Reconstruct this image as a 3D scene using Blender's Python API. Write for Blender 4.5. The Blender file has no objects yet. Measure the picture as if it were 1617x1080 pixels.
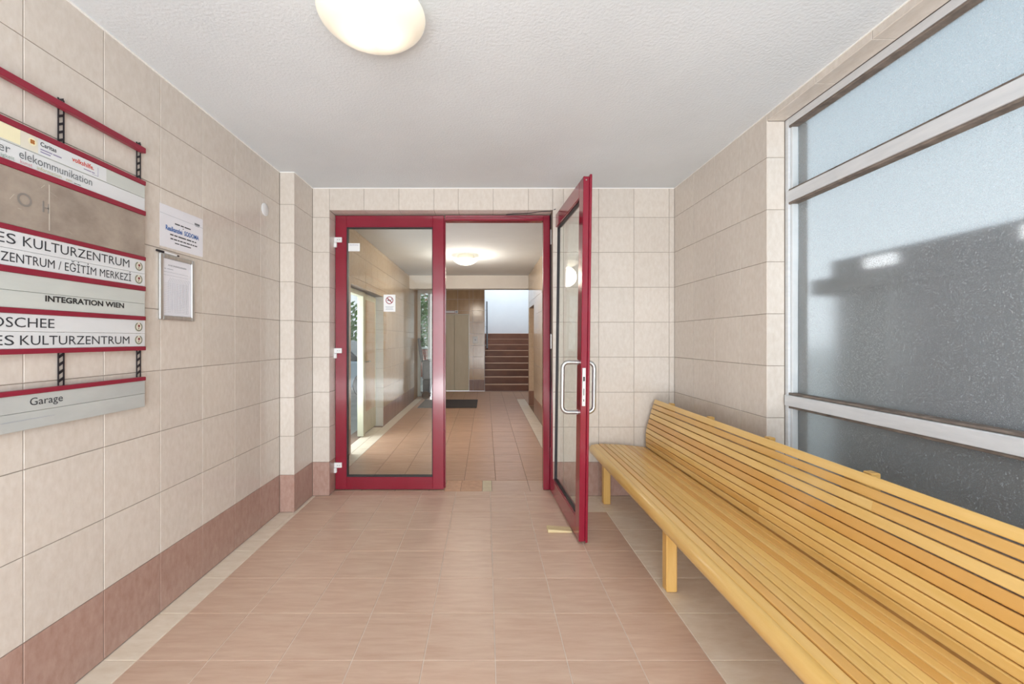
import bpy, bmesh, math, random
from mathutils import Vector, Matrix

rnd = random.Random(7)
SC = bpy.context.scene
COL = SC.collection
R = math.radians

# ------------------------------------------------------------------ camera
cam = bpy.data.objects.new('camera', bpy.data.cameras.new('camera'))
COL.objects.link(cam)
cam.location = (0, 0, 1.342)
cam.rotation_euler = (R(90), 0, 0)
cam.data.sensor_width = 36
cam.data.lens = 36 * 657 / 1617
cam.data.shift_x = (808.5 - 767) / 1617
cam.data.shift_y = -(540 - 536) / 1617
cam.data.clip_start = 0.02
SC.camera = cam

# ------------------------------------------------------------------ world, lights, exposure
w = bpy.data.worlds.new('overcast_sky'); SC.world = w; w.use_nodes = True
bg = w.node_tree.nodes['Background']
bg.inputs[1].default_value = 0.95
_n, _l = w.node_tree.nodes, w.node_tree.links
_tc = _n.new('ShaderNodeTexCoord'); _sp = _n.new('ShaderNodeSeparateXYZ'); _cr = _n.new('ShaderNodeValToRGB')
_l.new(_tc.outputs['Generated'], _sp.inputs[0]); _l.new(_sp.outputs['Z'], _cr.inputs[0]); _l.new(_cr.outputs[0], bg.inputs[0])
_cr.color_ramp.elements[0].color = (0.56, 0.61, 0.635, 1); _cr.color_ramp.elements[0].position = 0.06
_cr.color_ramp.elements[1].color = (0.36, 0.44, 0.49, 1); _cr.color_ramp.elements[1].position = 0.45

def area(name, loc, rot, sx, sy, power, color=(1, 1, 1)):
    l = bpy.data.lights.new(name, 'AREA'); l.shape = 'RECTANGLE'; l.size = sx; l.size_y = sy
    l.energy = power; l.color = color
    o = bpy.data.objects.new(name, l); COL.objects.link(o); o.location = loc; o.rotation_euler = rot
    return o
area('entrance_daylight', (0.05, -2.25, 1.25), (R(90), 0, 0), 2.7, 2.3, 78, (0.945, 0.975, 1.0))
area('ceiling_fill', (0.05, -2.0, 0.12), (R(145), 0, 0), 2.6, 1.0, 74, (0.93, 0.97, 1.0))  # upward fill lamp added inside the entrance to lift the dark ceiling
area('stairwell_daylight', (0.7, 13.0, 4.6), (0, 0, 0), 1.3, 2.4, 34, (0.86, 0.94, 1.0))

area('side_door_daylight', (-2.0, 5.3, 1.1), (0, R(-90), 0), 1.8, 0.75, 16, (0.95, 0.98, 1.0))

vs = SC.view_settings
vs.view_transform = 'Standard'; vs.look = 'None'; vs.gamma = 1; vs.use_curve_mapping = False
vs.exposure = 0.75
SC.cycles.use_denoising = True
SC.cycles.max_bounces = 12
SC.cycles.diffuse_bounces = 6
SC.cycles.transmission_bounces = 8
SC.cycles.transparent_max_bounces = 12
SC.cycles.sample_clamp_indirect = 6
SC.cycles.blur_glossy = 0.5

# ------------------------------------------------------------------ materials
def c(h, k=1.0):
    h = h.lstrip('#'); out = []
    for i in (0, 2, 4):
        v = int(h[i:i+2], 16) / 255
        out.append((v / 12.92 if v <= 0.04045 else ((v + 0.055) / 1.055) ** 2.4) * k)
    return tuple(out) + (1,)

def mat(name, col, rough=0.5, metal=0.0, spec=0.5, emit=None, estr=0):
    m = bpy.data.materials.new(name); m.use_nodes = True
    b = m.node_tree.nodes['Principled BSDF']
    b.inputs['Base Color'].default_value = col
    b.inputs['Roughness'].default_value = rough
    b.inputs['Metallic'].default_value = metal
    b.inputs['Specular IOR Level'].default_value = spec
    if emit:
        b.inputs['Emission Color'].default_value = emit
        b.inputs['Emission Strength'].default_value = estr
    return m

def varied(name, a, b, scale, rough=0.4, spec=0.5, vary=0.08, metal=0.0, detail=6, bump=0.0, bscale=None, lo=0.3, hi=0.7, coat=0.0, third=None):
    """two-tone noise stretched by 'scale' (object space), plus a small tint of its own for each object"""
    m = mat(name, a, rough, metal, spec); nt = m.node_tree; N = nt.nodes; L = nt.links
    bs = N['Principled BSDF']
    tc = N.new('ShaderNodeTexCoord'); oi = N.new('ShaderNodeObjectInfo')
    ad = N.new('ShaderNodeVectorMath'); ad.operation = 'MULTIPLY_ADD'
    comb = N.new('ShaderNodeCombineXYZ')
    for i, k in enumerate((37.1, 53.7, 71.3)):
        mm = N.new('ShaderNodeMath'); mm.operation = 'MULTIPLY'; mm.inputs[1].default_value = k
        L.new(oi.outputs['Random'], mm.inputs[0]); L.new(mm.outputs[0], comb.inputs[i])
    ad.inputs[1].default_value = scale
    L.new(tc.outputs['Object'], ad.inputs[0]); L.new(comb.outputs[0], ad.inputs[2])
    no = N.new('ShaderNodeTexNoise'); no.inputs['Scale'].default_value = 1; no.inputs['Detail'].default_value = detail
    no.inputs['Roughness'].default_value = 0.62
    L.new(ad.outputs[0], no.inputs['Vector'])
    mr = N.new('ShaderNodeMapRange'); mr.inputs[1].default_value = lo; mr.inputs[2].default_value = hi
    L.new(no.outputs[0], mr.inputs[0])
    mx = N.new('ShaderNodeMix'); mx.data_type = 'RGBA'
    mx.inputs[6].default_value = a; mx.inputs[7].default_value = b
    L.new(mr.outputs[0], mx.inputs[0])
    out = mx.outputs[2]
    if third:
        m3 = N.new('ShaderNodeMix'); m3.data_type = 'RGBA'; m3.inputs[7].default_value = third
        pr = N.new('ShaderNodeMapRange'); pr.inputs[1].default_value = 0.35; pr.inputs[2].default_value = 1.0; pr.inputs[4].default_value = 0.85
        fr = N.new('ShaderNodeMath'); fr.operation = 'MULTIPLY'; fr.inputs[1].default_value = 7.31
        fr2 = N.new('ShaderNodeMath'); fr2.operation = 'FRACT'
        L.new(oi.outputs['Random'], fr.inputs[0]); L.new(fr.outputs[0], fr2.inputs[0]); L.new(fr2.outputs[0], pr.inputs[0])
        L.new(out, m3.inputs[6]); L.new(pr.outputs[0], m3.inputs[0]); out = m3.outputs[2]
    vr = N.new('ShaderNodeMapRange'); vr.inputs[3].default_value = 1 - vary; vr.inputs[4].default_value = 1 + vary
    L.new(oi.outputs['Random'], vr.inputs[0])
    hs = N.new('ShaderNodeVectorMath'); hs.operation = 'SCALE'
    L.new(out, hs.inputs[0]); L.new(vr.outputs[0], hs.inputs['Scale'])
    L.new(hs.outputs[0], bs.inputs['Base Color'])
    if coat:
        bs.inputs['Coat Weight'].default_value = coat; bs.inputs['Coat Roughness'].default_value = 0.08
    if bump:
        bp = N.new('ShaderNodeBump'); bp.inputs['Strength'].default_value = bump; bp.inputs['Distance'].default_value = 0.004
        if bscale:
            n2 = N.new('ShaderNodeTexNoise'); n2.inputs['Scale'].default_value = bscale; n2.inputs['Detail'].default_value = 3
            L.new(tc.outputs['Object'], n2.inputs['Vector']); L.new(n2.outputs[0], bp.inputs['Height'])
        else:
            L.new(no.outputs[0], bp.inputs['Height'])
        L.new(bp.outputs[0], bs.inputs['Normal'])
    return m

M = {}
M['grout'] = mat('grout', c('#948a80'), 0.9)
M['grout_floor'] = mat('grout_floor', c('#e0d4c8'), 0.9)
M['grout_hall'] = mat('grout_hall', c('#8b7668'), 0.9)
M['tile'] = varied('beige_wall_tile', c('#dbd4cc'), c('#d0c7bd'), (48, 22, 48), rough=0.15, spec=0.5, vary=0.03, detail=8)
M['tile_hall'] = varied('warm_lit_wall_tile', c('#d1bea6'), c('#c5b096'), (45, 20, 45), rough=0.15, spec=0.5, vary=0.035)  # same beige tile, with the corridor's warm light mixed into its colour
M['tile_far'] = varied('brown_wall_tile', c('#c2a481'), c('#b0906e'), (9, 2.2, 9), rough=0.15, vary=0.03)
M['skirt'] = varied('rose_skirting_tile', c('#b69a8f'), c('#a58377'), (40, 18, 40), rough=0.3, vary=0.04)
M['skirt_hall'] = varied('brown_skirting_tile', c('#95705e'), c('#7f5b4b'), (10, 3, 10), rough=0.3, vary=0.04)
M['floor'] = varied('terracotta_floor_tile', c('#d5bba7'), c('#c5a590'), (5, 36, 9), rough=0.36, vary=0.03)
M['floor_hall'] = varied('tan_floor_tile', c('#cdaa90'), c('#b68f75'), (5, 36, 9), rough=0.34, vary=0.03)
M['border'] = varied('cream_floor_tile', c('#efe5d5'), c('#e0d2bd'), (8, 24, 9), rough=0.34, vary=0.03)
M['patch_orange'] = varied('worn_orange_tile', c('#d0a98c'), c('#c49c81'), (20, 20, 9), rough=0.6, lo=.4, hi=.6)
M['patch_pale'] = varied('pale_cement', c('#d6cdb4'), c('#c6bba0'), (14, 14, 9), rough=0.7)
M['plaster'] = varied('rough_white_plaster', c('#e0e6eb'), c('#dae0e5'), (2, 2, 2), rough=0.9, spec=0.2, vary=0, bump=0.7, bscale=75)
M['white_wall'] = varied('smooth_white_plaster', c('#e8eaec'), c('#e2e5e8'), (2, 2, 2), rough=0.8, vary=0)
M['beam_paint'] = varied('cream_beam_paint', c('#efece7'), c('#e8e4de'), (2, 2, 2), rough=0.8, vary=0)
M['caulk'] = mat('white_caulk', c('#f2f2f0'), 0.7)
M['red'] = varied('crimson_gloss_paint', c('#8c1932'), c('#83152c'), (3, 3, 3), rough=0.16, vary=0.02, coat=0.3)
M['red_sign'] = varied('red_bar_paint', c('#8f2038'), c('#861c33'), (5, 5, 5), rough=0.35, vary=0.02)
M['black'] = varied('black_rubber', c('#26222a'), c('#1c1a20'), (30, 30, 30), rough=0.5, vary=0)
M['steel'] = varied('brushed_aluminium', c('#cfd1d1'), c('#b9bcbc'), (80, 80, 4), rough=0.3, metal=0.85, vary=0.02)
M['alu'] = varied('window_aluminium', c('#dee2e6'), c('#d0d5da'), (6, 6, 40), rough=0.45, metal=0.1, vary=0.02)
M['alu_light'] = varied('pale_aluminium', c('#dfe3e5'), c('#cfd5d8'), (6, 6, 6), rough=0.4, metal=0.2, vary=0.02)
M['putty'] = varied('dirty_putty', c('#8d8178'), c('#5d554f'), (18, 18, 60), rough=0.85, vary=0.05)
M['wood'] = varied('varnished_beech', c('#e8c581'), c('#dbb265'), (26, 1.6, 26), rough=0.3, vary=0.05, coat=0.25, third=c('#d19a4f'))
M['wood_front'] = varied('varnished_beech_front', c('#e7c37d'), c('#d9ae5e'), (26, 1.6, 26), rough=0.3, vary=0.03, coat=0.25)
M['wood_leg'] = varied('varnished_beech_leg', c('#e2ba74'), c('#d0a358'), (26, 26, 3), rough=0.35, vary=0.04)
M['wedge'] = varied('raw_wood', c('#e3d3a9'), c('#cdb98a'), (6, 30, 30), rough=0.7)
M['plate'] = varied('grey_sign_plate', c('#c9ceca'), c('#bfc4c1'), (3, 3, 12), rough=0.4, vary=0.01)
M['plate_white'] = varied('pale_sign_plate', c('#dde0e3'), c('#d3d7da'), (3, 3, 12), rough=0.35, vary=0.01)
M['plate_low'] = varied('low_sign_plate', c('#c0c4c2'), c('#b0b4b3'), (3, 3, 8), rough=0.35, vary=0.0)
M['taupe'] = varied('scuffed_taupe_panel', c('#a89c90'), c('#8f8379'), (7, 7, 9), rough=0.35, vary=0, detail=9, lo=.38, hi=.66)
M['ink'] = mat('dark_ink', c('#34383f'), 0.5)
M['ink_grey'] = mat('grey_ink', c('#666c72'), 0.5)
M['ink_black'] = mat('black_ink', c('#1d1d20'), 0.5)
M['ink_blue'] = mat('blue_ink', c('#2f66ad'), 0.5)
M['ink_red'] = mat('red_ink', c('#c63a28'), 0.5)
M['ink_purple'] = mat('purple_grey_ink', c('#8e88a8'), 0.5)
M['ink_pale'] = mat('pale_grey_ink', c('#a9aeb8'), 0.5)
M['ink_green'] = mat('green_grey_ink', c('#94a89e'), 0.5)
M['ink_pink'] = mat('pink_ink', c('#c98a94'), 0.5)
M['ink_olive'] = mat('olive_ink', c('#b3b088'), 0.5)
M['scuff'] = mat('pale_scuff', c('#bbb3a8'), 0.6)
M['scuff_dark'] = mat('grey_ghost_mark', c('#86807b'), 0.6)
M['cream_label'] = mat('cream_label', c('#ece6c4'), 0.5)
M['cream_disc'] = mat('cream_disc', c('#dcd8ca'), 0.5)
M['emblem_ring'] = mat('olive_ring', c('#7b806f'), 0.5)
M['emblem_red'] = mat('dark_red', c('#7c2026'), 0.5)
M['emblem_rust'] = mat('rust', c('#b57238'), 0.5)
M['paper'] = varied('white_paper', c('#e9eaf1'), c('#e3e4ec'), (4, 4, 4), rough=0.6, vary=0)
M['plastic'] = varied('white_plastic', c('#eceef0'), c('#e6e8ea'), (4, 4, 4), rough=0.35, vary=0)
M['lift'] = varied('grey_green_metal', c('#cfc3aa'), c('#c5b89c'), (8, 8, 1.5), rough=0.4, vary=0.02)
M['lift_trim'] = mat('pale_metal_trim', c('#d3d0c6'), 0.4, 0.3)
M['stair'] = varied('brown_stair_tile', c('#80543f'), c('#6d4535'), (3, 8, 8), rough=0.45, vary=0.04)
M['nosing'] = varied('pale_nosing', c('#c9a489'), c('#bd977c'), (3, 8, 8), rough=0.5, vary=0.02)
M['mat'] = varied('charcoal_mat', c('#55504f'), c('#454141'), (60, 60, 60), rough=0.95, vary=0, bump=0.5, bscale=300)
M['door_paint'] = varied('worn_pale_green_paint', c('#cbcbb6'), c('#b7b7a0'), (8, 8, 3), rough=0.5, vary=0.03)
M['white_frame'] = varied('white_frame_paint', c('#e6e6e0'), c('#dadad2'), (6, 6, 3), rough=0.45, vary=0.02)
M['tan_door'] = varied('tan_door_paint', c('#b78a52'), c('#ab7f49'), (6, 6, 2), rough=0.4, vary=0)
M['pavement'] = varied('grey_pavement', c('#b9b6b0'), c('#a5a29c'), (3, 3, 3), rough=0.9, vary=0)
M['enclosure'] = varied('dark_grey_cladding', c('#5e6064'), c('#54565a'), (4, 4, 4), rough=0.7, vary=0)
M['facade'] = varied('pale_render', c('#d9dfe2'), c('#cfd6da'), (2, 2, 2), rough=0.9, vary=0)
M['brick'] = varied('pink_brick', c('#b5705c'), c('#9c5c4b'), (9, 9, 20), rough=0.9, vary=0.1)
M['bark'] = varied('bark', c('#6d5642'), c('#4c3b2e'), (12, 12, 3), rough=0.9, vary=0.05)
M['leaf'] = varied('green_leaves', c('#6f9a4a'), c('#4d7a38'), (3, 3, 3), rough=0.6, vary=0.1)
M['leaf_rust'] = varied('rust_leaves', c('#b57a4e'), c('#93683f'), (3, 3, 3), rough=0.6, vary=0.1)
M['car'] = mat('pale_blue_car_paint', c('#b7c6d3'), 0.2, 0.2)
M['dark_glass'] = mat('dark_car_glass', c('#2c3338'), 0.08)
M['tyre'] = mat('tyre', c('#222222'), 0.8)
M['trolley_grey'] = varied('grey_fabric', c('#8f9499'), c('#7c8187'), (20, 20, 20), rough=0.8, vary=0.03)
M['trolley_dark'] = varied('dark_grey_plastic', c('#55575c'), c('#47494d'), (20, 20, 20), rough=0.5, vary=0.03)
M['lamp_metal'] = mat('white_lamp_metal', c('#e9e6dc'), 0.35)
M['strip_lamp'] = mat('strip_lamp', c('#ffffff'), 0.5, emit=(1, 1, 1, 1), estr=0.5)

def glass_mat(name, tint=(0.97, 0.985, 0.975, 1), rough=0.0, refl=1.0):
    m = bpy.data.materials.new(name); m.use_nodes = True; nt = m.node_tree; N = nt.nodes; L = nt.links
    N.remove(N['Principled BSDF'])
    t = N.new('ShaderNodeBsdfTransparent'); t.inputs[0].default_value = tint
    g = N.new('ShaderNodeBsdfGlossy'); g.inputs['Roughness'].default_value = rough
    f = N.new('ShaderNodeFresnel'); f.inputs['IOR'].default_value = 1.5
    x = N.new('ShaderNodeMixShader')
    k = N.new('ShaderNodeMath'); k.operation = 'MULTIPLY'; k.inputs[1].default_value = refl
    L.new(f.outputs[0], k.inputs[0]); L.new(k.outputs[0], x.inputs[0]); L.new(t.outputs[0], x.inputs[1]); L.new(g.outputs[0], x.inputs[2])
    L.new(x.outputs[0], N['Material Output'].inputs[0])
    return m
M['glass'] = glass_mat('clear_glass')
M['glass_soft'] = glass_mat('weak_reflection_glass', refl=0.12)  # same clear glass, reflections weakened by hand for the open leaf

def frosted_mat():
    m = bpy.data.materials.new('frosted_glass'); m.use_nodes = True; nt = m.node_tree; N = nt.nodes; L = nt.links
    b = N['Principled BSDF']
    b.inputs['Base Color'].default_value = (0.93, 0.97, 1, 1)
    b.inputs['Transmission Weight'].default_value = 1.0
    b.inputs['Roughness'].default_value = 0.2
    b.inputs['IOR'].default_value = 1.3
    d = N.new('ShaderNodeBsdfDiffuse'); d.inputs[0].default_value = (0.74, 0.80, 0.84, 1)
    x = N.new('ShaderNodeMixShader')
    tc = N.new('ShaderNodeTexCoord'); n = N.new('ShaderNodeTexNoise'); n.inputs['Scale'].default_value = 240; n.inputs['Detail'].default_value = 2
    r = N.new('ShaderNodeMapRange'); r.inputs[1].default_value = 0.48; r.inputs[2].default_value = 0.72; r.inputs[3].default_value = 0.13; r.inputs[4].default_value = 0.40
    L.new(tc.outputs['Object'], n.inputs['Vector']); L.new(n.outputs[0], r.inputs[0]); L.new(r.outputs[0], x.inputs[0])
    L.new(b.outputs[0], x.inputs[1]); L.new(d.outputs[0], x.inputs[2])
    L.new(x.outputs[0], N['Material Output'].inputs[0])
    return m
M['frosted'] = frosted_mat()

def lamp_mat(name, bulbs, base, hot, falloff):
    """opal glass lit from inside: brightest close to the bulbs behind it"""
    m = bpy.data.materials.new(name); m.use_nodes = True; nt = m.node_tree; N = nt.nodes; L = nt.links
    b = N['Principled BSDF']; b.inputs['Base Color'].default_value = c('#efe9da'); b.inputs['Roughness'].default_value = 0.25
    b.inputs['Emission Color'].default_value = (1.0, 0.91, 0.72, 1)
    tc = N.new('ShaderNodeTexCoord'); prev = None
    for p in bulbs:
        d = N.new('ShaderNodeVectorMath'); d.operation = 'DISTANCE'; d.inputs[1].default_value = p
        L.new(tc.outputs['Object'], d.inputs[0])
        r = N.new('ShaderNodeMapRange'); r.interpolation_type = 'SMOOTHSTEP'
        r.inputs[1].default_value = 0.0; r.inputs[2].default_value = falloff; r.inputs[3].default_value = hot; r.inputs[4].default_value = base
        L.new(d.outputs['Value'], r.inputs[0])
        if prev is None: prev = r.outputs[0]
        else:
            mx = N.new('ShaderNodeMath'); mx.operation = 'MAXIMUM'
            L.new(prev, mx.inputs[0]); L.new(r.outputs[0], mx.inputs[1]); prev = mx.outputs[0]
    L.new(prev, b.inputs['Emission Strength'])
    return m

# ------------------------------------------------------------------ mesh helpers
class MB:
    def __init__(s): s.v = []; s.f = []; s.mi = []; s.m = 0
    def add(s, vs, fs):
        o = len(s.v); s.v += [tuple(p) for p in vs]; s.f += [tuple(i + o for i in f) for f in fs]; s.mi += [s.m] * len(fs); return s
    def box(s, x0, x1, y0, y1, z0, z1):
        if x0 > x1: x0, x1 = x1, x0
        if y0 > y1: y0, y1 = y1, y0
        if z0 > z1: z0, z1 = z1, z0
        v = [(x, y, z) for z in (z0, z1) for y in (y0, y1) for x in (x0, x1)]
        return s.add(v, [(0, 2, 3, 1), (4, 5, 7, 6), (0, 1, 5, 4), (2, 6, 7, 3), (0, 4, 6, 2), (1, 3, 7, 5)])
    def prism(s, poly, axis, a, b):
        """poly: 2D points in the two other axes (in x,y,z order); extruded along axis"""
        n = len(poly)
        def P(p, t):
            if axis == 0: return (t, p[0], p[1])
            if axis == 1: return (p[0], t, p[1])
            return (p[0], p[1], t)
        v = [P(p, a) for p in poly] + [P(p, b) for p in poly]
        f = [tuple(range(n - 1, -1, -1)), tuple(range(n, 2 * n))] + [(i, (i + 1) % n, n + (i + 1) % n, n + i) for i in range(n)]
        return s.add(v, f)
    def tube(s, path, r, n=12, cap=True):
        path = [Vector(p) for p in path]; rings = []
        up = Vector((0, 0, 1)); t0 = (path[1] - path[0]).normalized()
        if abs(t0.dot(up)) > 0.9: up = Vector((1, 0, 0))
        a = t0.cross(up).normalized()
        vs = []
        for i, p in enumerate(path):
            t = ((path[min(i + 1, len(path) - 1)] - path[max(i - 1, 0)])).normalized()
            a = (a - t * a.dot(t)).normalized(); b = t.cross(a)
            for k in range(n):
                an = 2 * math.pi * k / n
                vs.append(p + (a * math.cos(an) + b * math.sin(an)) * r)
        fs = []
        for i in range(len(path) - 1):
            for k in range(n):
                fs.append((i * n + k, i * n + (k + 1) % n, (i + 1) * n + (k + 1) % n, (i + 1) * n + k))
        if cap:
            fs.append(tuple(range(n - 1, -1, -1))); q = (len(path) - 1) * n; fs.append(tuple(q + k for k in range(n)))
        return s.add(vs, fs)
    def lathe(s, prof, center=(0, 0, 0), n=40, axis='z'):
        cx, cy, cz = center; vs = []
        for r, h in prof:
            for k in range(n):
                a = 2 * math.pi * k / n
                p = (r * math.cos(a), r * math.sin(a), h)
                if axis == 'x': p = (p[2], p[0], p[1])
                if axis == 'y': p = (p[0], p[2], p[1])
                vs.append((cx + p[0], cy + p[1], cz + p[2]))
        fs = [(i * n + k, i * n + (k + 1) % n, (i + 1) * n + (k + 1) % n, (i + 1) * n + k) for i in range(len(prof) - 1) for k in range(n)]
        return s.add(vs, fs)
    def build(s, name, m, parent=None, off=None, smooth=False, bevel=0.0, segs=1):
        me = bpy.data.meshes.new(name)
        ox, oy, oz = off if off else ((parent.location if parent is not None and parent.rotation_euler.z == 0 and parent.rotation_euler.y == 0 else (0, 0, 0)))
        if parent is not None and parent.parent is not None and off is None:
            q = parent; ox = oy = oz = 0
            while q is not None: ox += q.location[0]; oy += q.location[1]; oz += q.location[2]; q = q.parent
            if root_of(parent).rotation_euler.z or root_of(parent).rotation_euler.y: ox = oy = oz = 0
        me.from_pydata([(a - ox, b - oy, d - oz) for a, b, d in s.v], [], s.f)
        ms = m if isinstance(m, (list, tuple)) else [m]
        for q in ms: me.materials.append(q)
        if len(ms) > 1: me.polygons.foreach_set('material_index', s.mi)
        bm = bmesh.new(); bm.from_mesh(me)
        bmesh.ops.recalc_face_normals(bm, faces=bm.faces)
        if bevel:
            es = [e for e in bm.edges if len(e.link_faces) == 2 and e.calc_face_angle(0) > 0.5]
            bmesh.ops.bevel(bm, geom=es, offset=bevel, segments=segs, affect='EDGES', profile=0.5)
        if smooth:
            for f in bm.faces: f.smooth = True
            for e in bm.edges:
                if len(e.link_faces) == 2 and e.calc_face_angle(0) > 0.7: e.smooth = False
        bm.to_mesh(me); bm.free(); me.update()
        o = bpy.data.objects.new(name, me); COL.objects.link(o)
        if parent is not None: o.parent = parent
        return o

def root_of(o):
    while o.parent is not None: o = o.parent
    return o

def tag(o, label, cat=None, group=None, kind=None):
    o['label'] = label
    if cat: o['category'] = cat
    if group: o['group'] = group
    if kind: o['kind'] = kind
    return o

def thing(name, label, cat, loc=(0, 0, 0), group=None, kind=None, rot=None):
    o = bpy.data.objects.new(name, None); COL.objects.link(o); o.location = loc; o.empty_display_size = 0.1
    if rot: o.rotation_euler = rot
    return tag(o, label, cat, group, kind)

def B(name, m, parent, *boxes, bevel=0.0, **k):
    q = MB()
    for b in boxes: q.box(*b)
    return q.build(name, m, parent, bevel=bevel, **k)

# ---- tiled surfaces
def minus(rects, h):
    out = []
    for a0, a1, b0, b1 in rects:
        u0, u1, v0, v1 = max(a0, h[0]), min(a1, h[1]), max(b0, h[2]), min(b1, h[3])
        if u0 >= u1 - 1e-6 or v0 >= v1 - 1e-6: out.append((a0, a1, b0, b1)); continue
        if a0 < u0 - 1e-6: out.append((a0, u0, b0, b1))
        if u1 < a1 - 1e-6: out.append((u1, a1, b0, b1))
        if b0 < v0 - 1e-6: out.append((u0, u1, b0, v0))
        if v1 < b1 - 1e-6: out.append((u0, u1, v1, b1))
    return out

_tm = {}
def tile_mesh(w_, h_, m, gap=0.0028, t=0.007):
    if 'floor' in m.name: gap = 0.004
    k = (round(w_, 3), round(h_, 3), m.name)
    if k in _tm: return _tm[k]
    a, b, ch = (w_ - gap) / 2, (h_ - gap) / 2, min(0.0014, w_ / 8, h_ / 8)
    vs = [(-a, -b, -t), (a, -b, -t), (a, b, -t), (-a, b, -t), (-a, -b, -ch), (a, -b, -ch), (a, b, -ch), (-a, b, -ch),
          (-a + ch, -b + ch, 0), (a - ch, -b + ch, 0), (a - ch, b - ch, 0), (-a + ch, b - ch, 0)]
    fs = [(3, 2, 1, 0)] + [(i, (i + 1) % 4, 4 + (i + 1) % 4, 4 + i) for i in range(4)] + [(4 + i, 4 + (i + 1) % 4, 8 + (i + 1) % 4, 8 + i) for i in range(4)] + [(8, 9, 10, 11)]
    me = bpy.data.meshes.new('tile'); me.from_pydata(vs, [], fs); me.materials.append(m); me.update()
    _tm[k] = me
    return me

def frange(a, b, first, step):
    """grid lines from a to b: the ends, and every first + k*step strictly between"""
    ls = [a]; k = math.ceil((a - first) / step - 1e-6)
    while first + k * step < b - 1e-4:
        x = first + k * step
        if x > a + 1e-4: ls.append(x)
        k += 1
    return ls + [b]

def tiles(parent, O, U, V, N, us, vs, pick, holes=()):
    O, U, V, N = map(Vector, (O, U, V, N))
    for i in range(len(us) - 1):
        for j in range(len(vs) - 1):
            rs = [(us[i], us[i + 1], vs[j], vs[j + 1])]
            for h in holes: rs = minus(rs, h)
            for (a0, a1, b0, b1) in rs:
                if a1 - a0 < 0.008 or b1 - b0 < 0.008: continue
                p = pick((a0 + a1) / 2, (b0 + b1) / 2)
                if p is None: continue
                name, m = p
                o = bpy.data.objects.new(name, tile_mesh(a1 - a0, b1 - b0, m)); COL.objects.link(o); o.parent = parent
                mt = Matrix((U, V, N)).transposed().to_4x4(); mt.translation = O + U * ((a0 + a1) / 2) + V * ((b0 + b1) / 2)
                o.matrix_local = mt

def slab(name, label, O, U, V, N, rect, t, m, holes=(), back=0.003, cat='wall'):
    """backing of a wall or floor: thickness t behind the plane, with real openings"""
    O, U, V, N = map(Vector, (O, U, V, N)); rs = [rect]
    for h in holes: rs = minus(rs, (h[0] - .004, h[1] + .004, h[2] - .004, h[3] + .004))
    q = MB()
    for a0, a1, b0, b1 in rs:
        vs = [O + U * a + V * b + N * d for d in (-t, -back) for b in (b0, b1) for a in (a0, a1)]
        q.add(vs, [(0, 2, 3, 1), (4, 5, 7, 6), (0, 1, 5, 4), (2, 6, 7, 3), (0, 4, 6, 2), (1, 3, 7, 5)])
    return tag(q.build(name, m), label, cat, kind='structure')

# ---- lettering
_capH = []
def font_mesh(body, bold=0.0, sp=1.0):
    cu = bpy.data.curves.new('lettering', 'FONT'); cu.body = body; cu.size = 1; cu.fill_mode = 'FRONT'; cu.resolution_u = 3
    cu.offset = bold; cu.space_character = sp
    o = bpy.data.objects.new('lettering', cu); COL.objects.link(o)
    me = bpy.data.meshes.new_from_object(o.evaluated_get(bpy.context.evaluated_depsgraph_get()))
    COL.objects.unlink(o); bpy.data.objects.remove(o); bpy.data.curves.remove(cu)
    return me

def letter(body, O, U, V, N, u0, u1, base, cap, m, parent, bold=0.0, sp=1.0, name='lettering'):
    """flat print on a plate: stretched to u0..u1 and to a capital height; one mesh for each word"""
    if not _capH:
        h = font_mesh('H'); _capH.append(max(v.co.y for v in h.vertices))
    xs = [v.co.x for v in font_mesh(body, bold, sp).vertices]; x0, x1 = min(xs), max(xs)
    O, U, V, N = map(Vector, (O, U, V, N))
    ob = Vector((0, 0, 0)); p = parent
    while p is not None: ob += p.location; p = p.parent
    words = body.split()
    for i, wd in enumerate(words):
        me = font_mesh(wd, bold, sp)
        right = max(v.co.x for v in font_mesh(body[:body.index(wd) + len(wd)] if i else wd, bold, sp).vertices)
        sh_ = right - max(v.co.x for v in me.vertices)
        for v in me.vertices:
            u = u0 + (v.co.x + sh_ - x0) / (x1 - x0) * (u1 - u0); z = base + v.co.y / _capH[0] * cap
            v.co = O + U * u + V * z + N * 0.0008 - ob
        me.materials.clear(); me.materials.append(m)
        o = bpy.data.objects.new(name, me); COL.objects.link(o); o.parent = parent

# ================================================================== LARGE STRUCTURE
XL, XP, XR, YF, YP, ZC = -1.60, -1.487, 1.62, 3.571, 3.23, 2.641
YB = -2.4
DY = 3.70                       # plane of the red doors
OPEN = (-1.342, 0.575, 0.0, 2.452)
BE = lambda u, v: ('skirting_tile', M['skirt']) if v < 0.29 else ('wall_tile', M['tile'])
HA = lambda u, v: ('skirting_tile', M['skirt_hall']) if v < 0.29 else ('wall_tile', M['tile_hall'])
FA = lambda u, v: ('skirting_tile', M['skirt_hall']) if v < 0.29 else ('wall_tile', M['tile_far'])
VL = [0, 0.29] + [0.29 + 0.3 * k for k in range(1, 8)] + [ZC]
X, Y, Z = (1, 0, 0), (0, 1, 0), (0, 0, 1); NX, NY, NZ = (-1, 0, 0), (0, -1, 0), (0, 0, -1)

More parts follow.
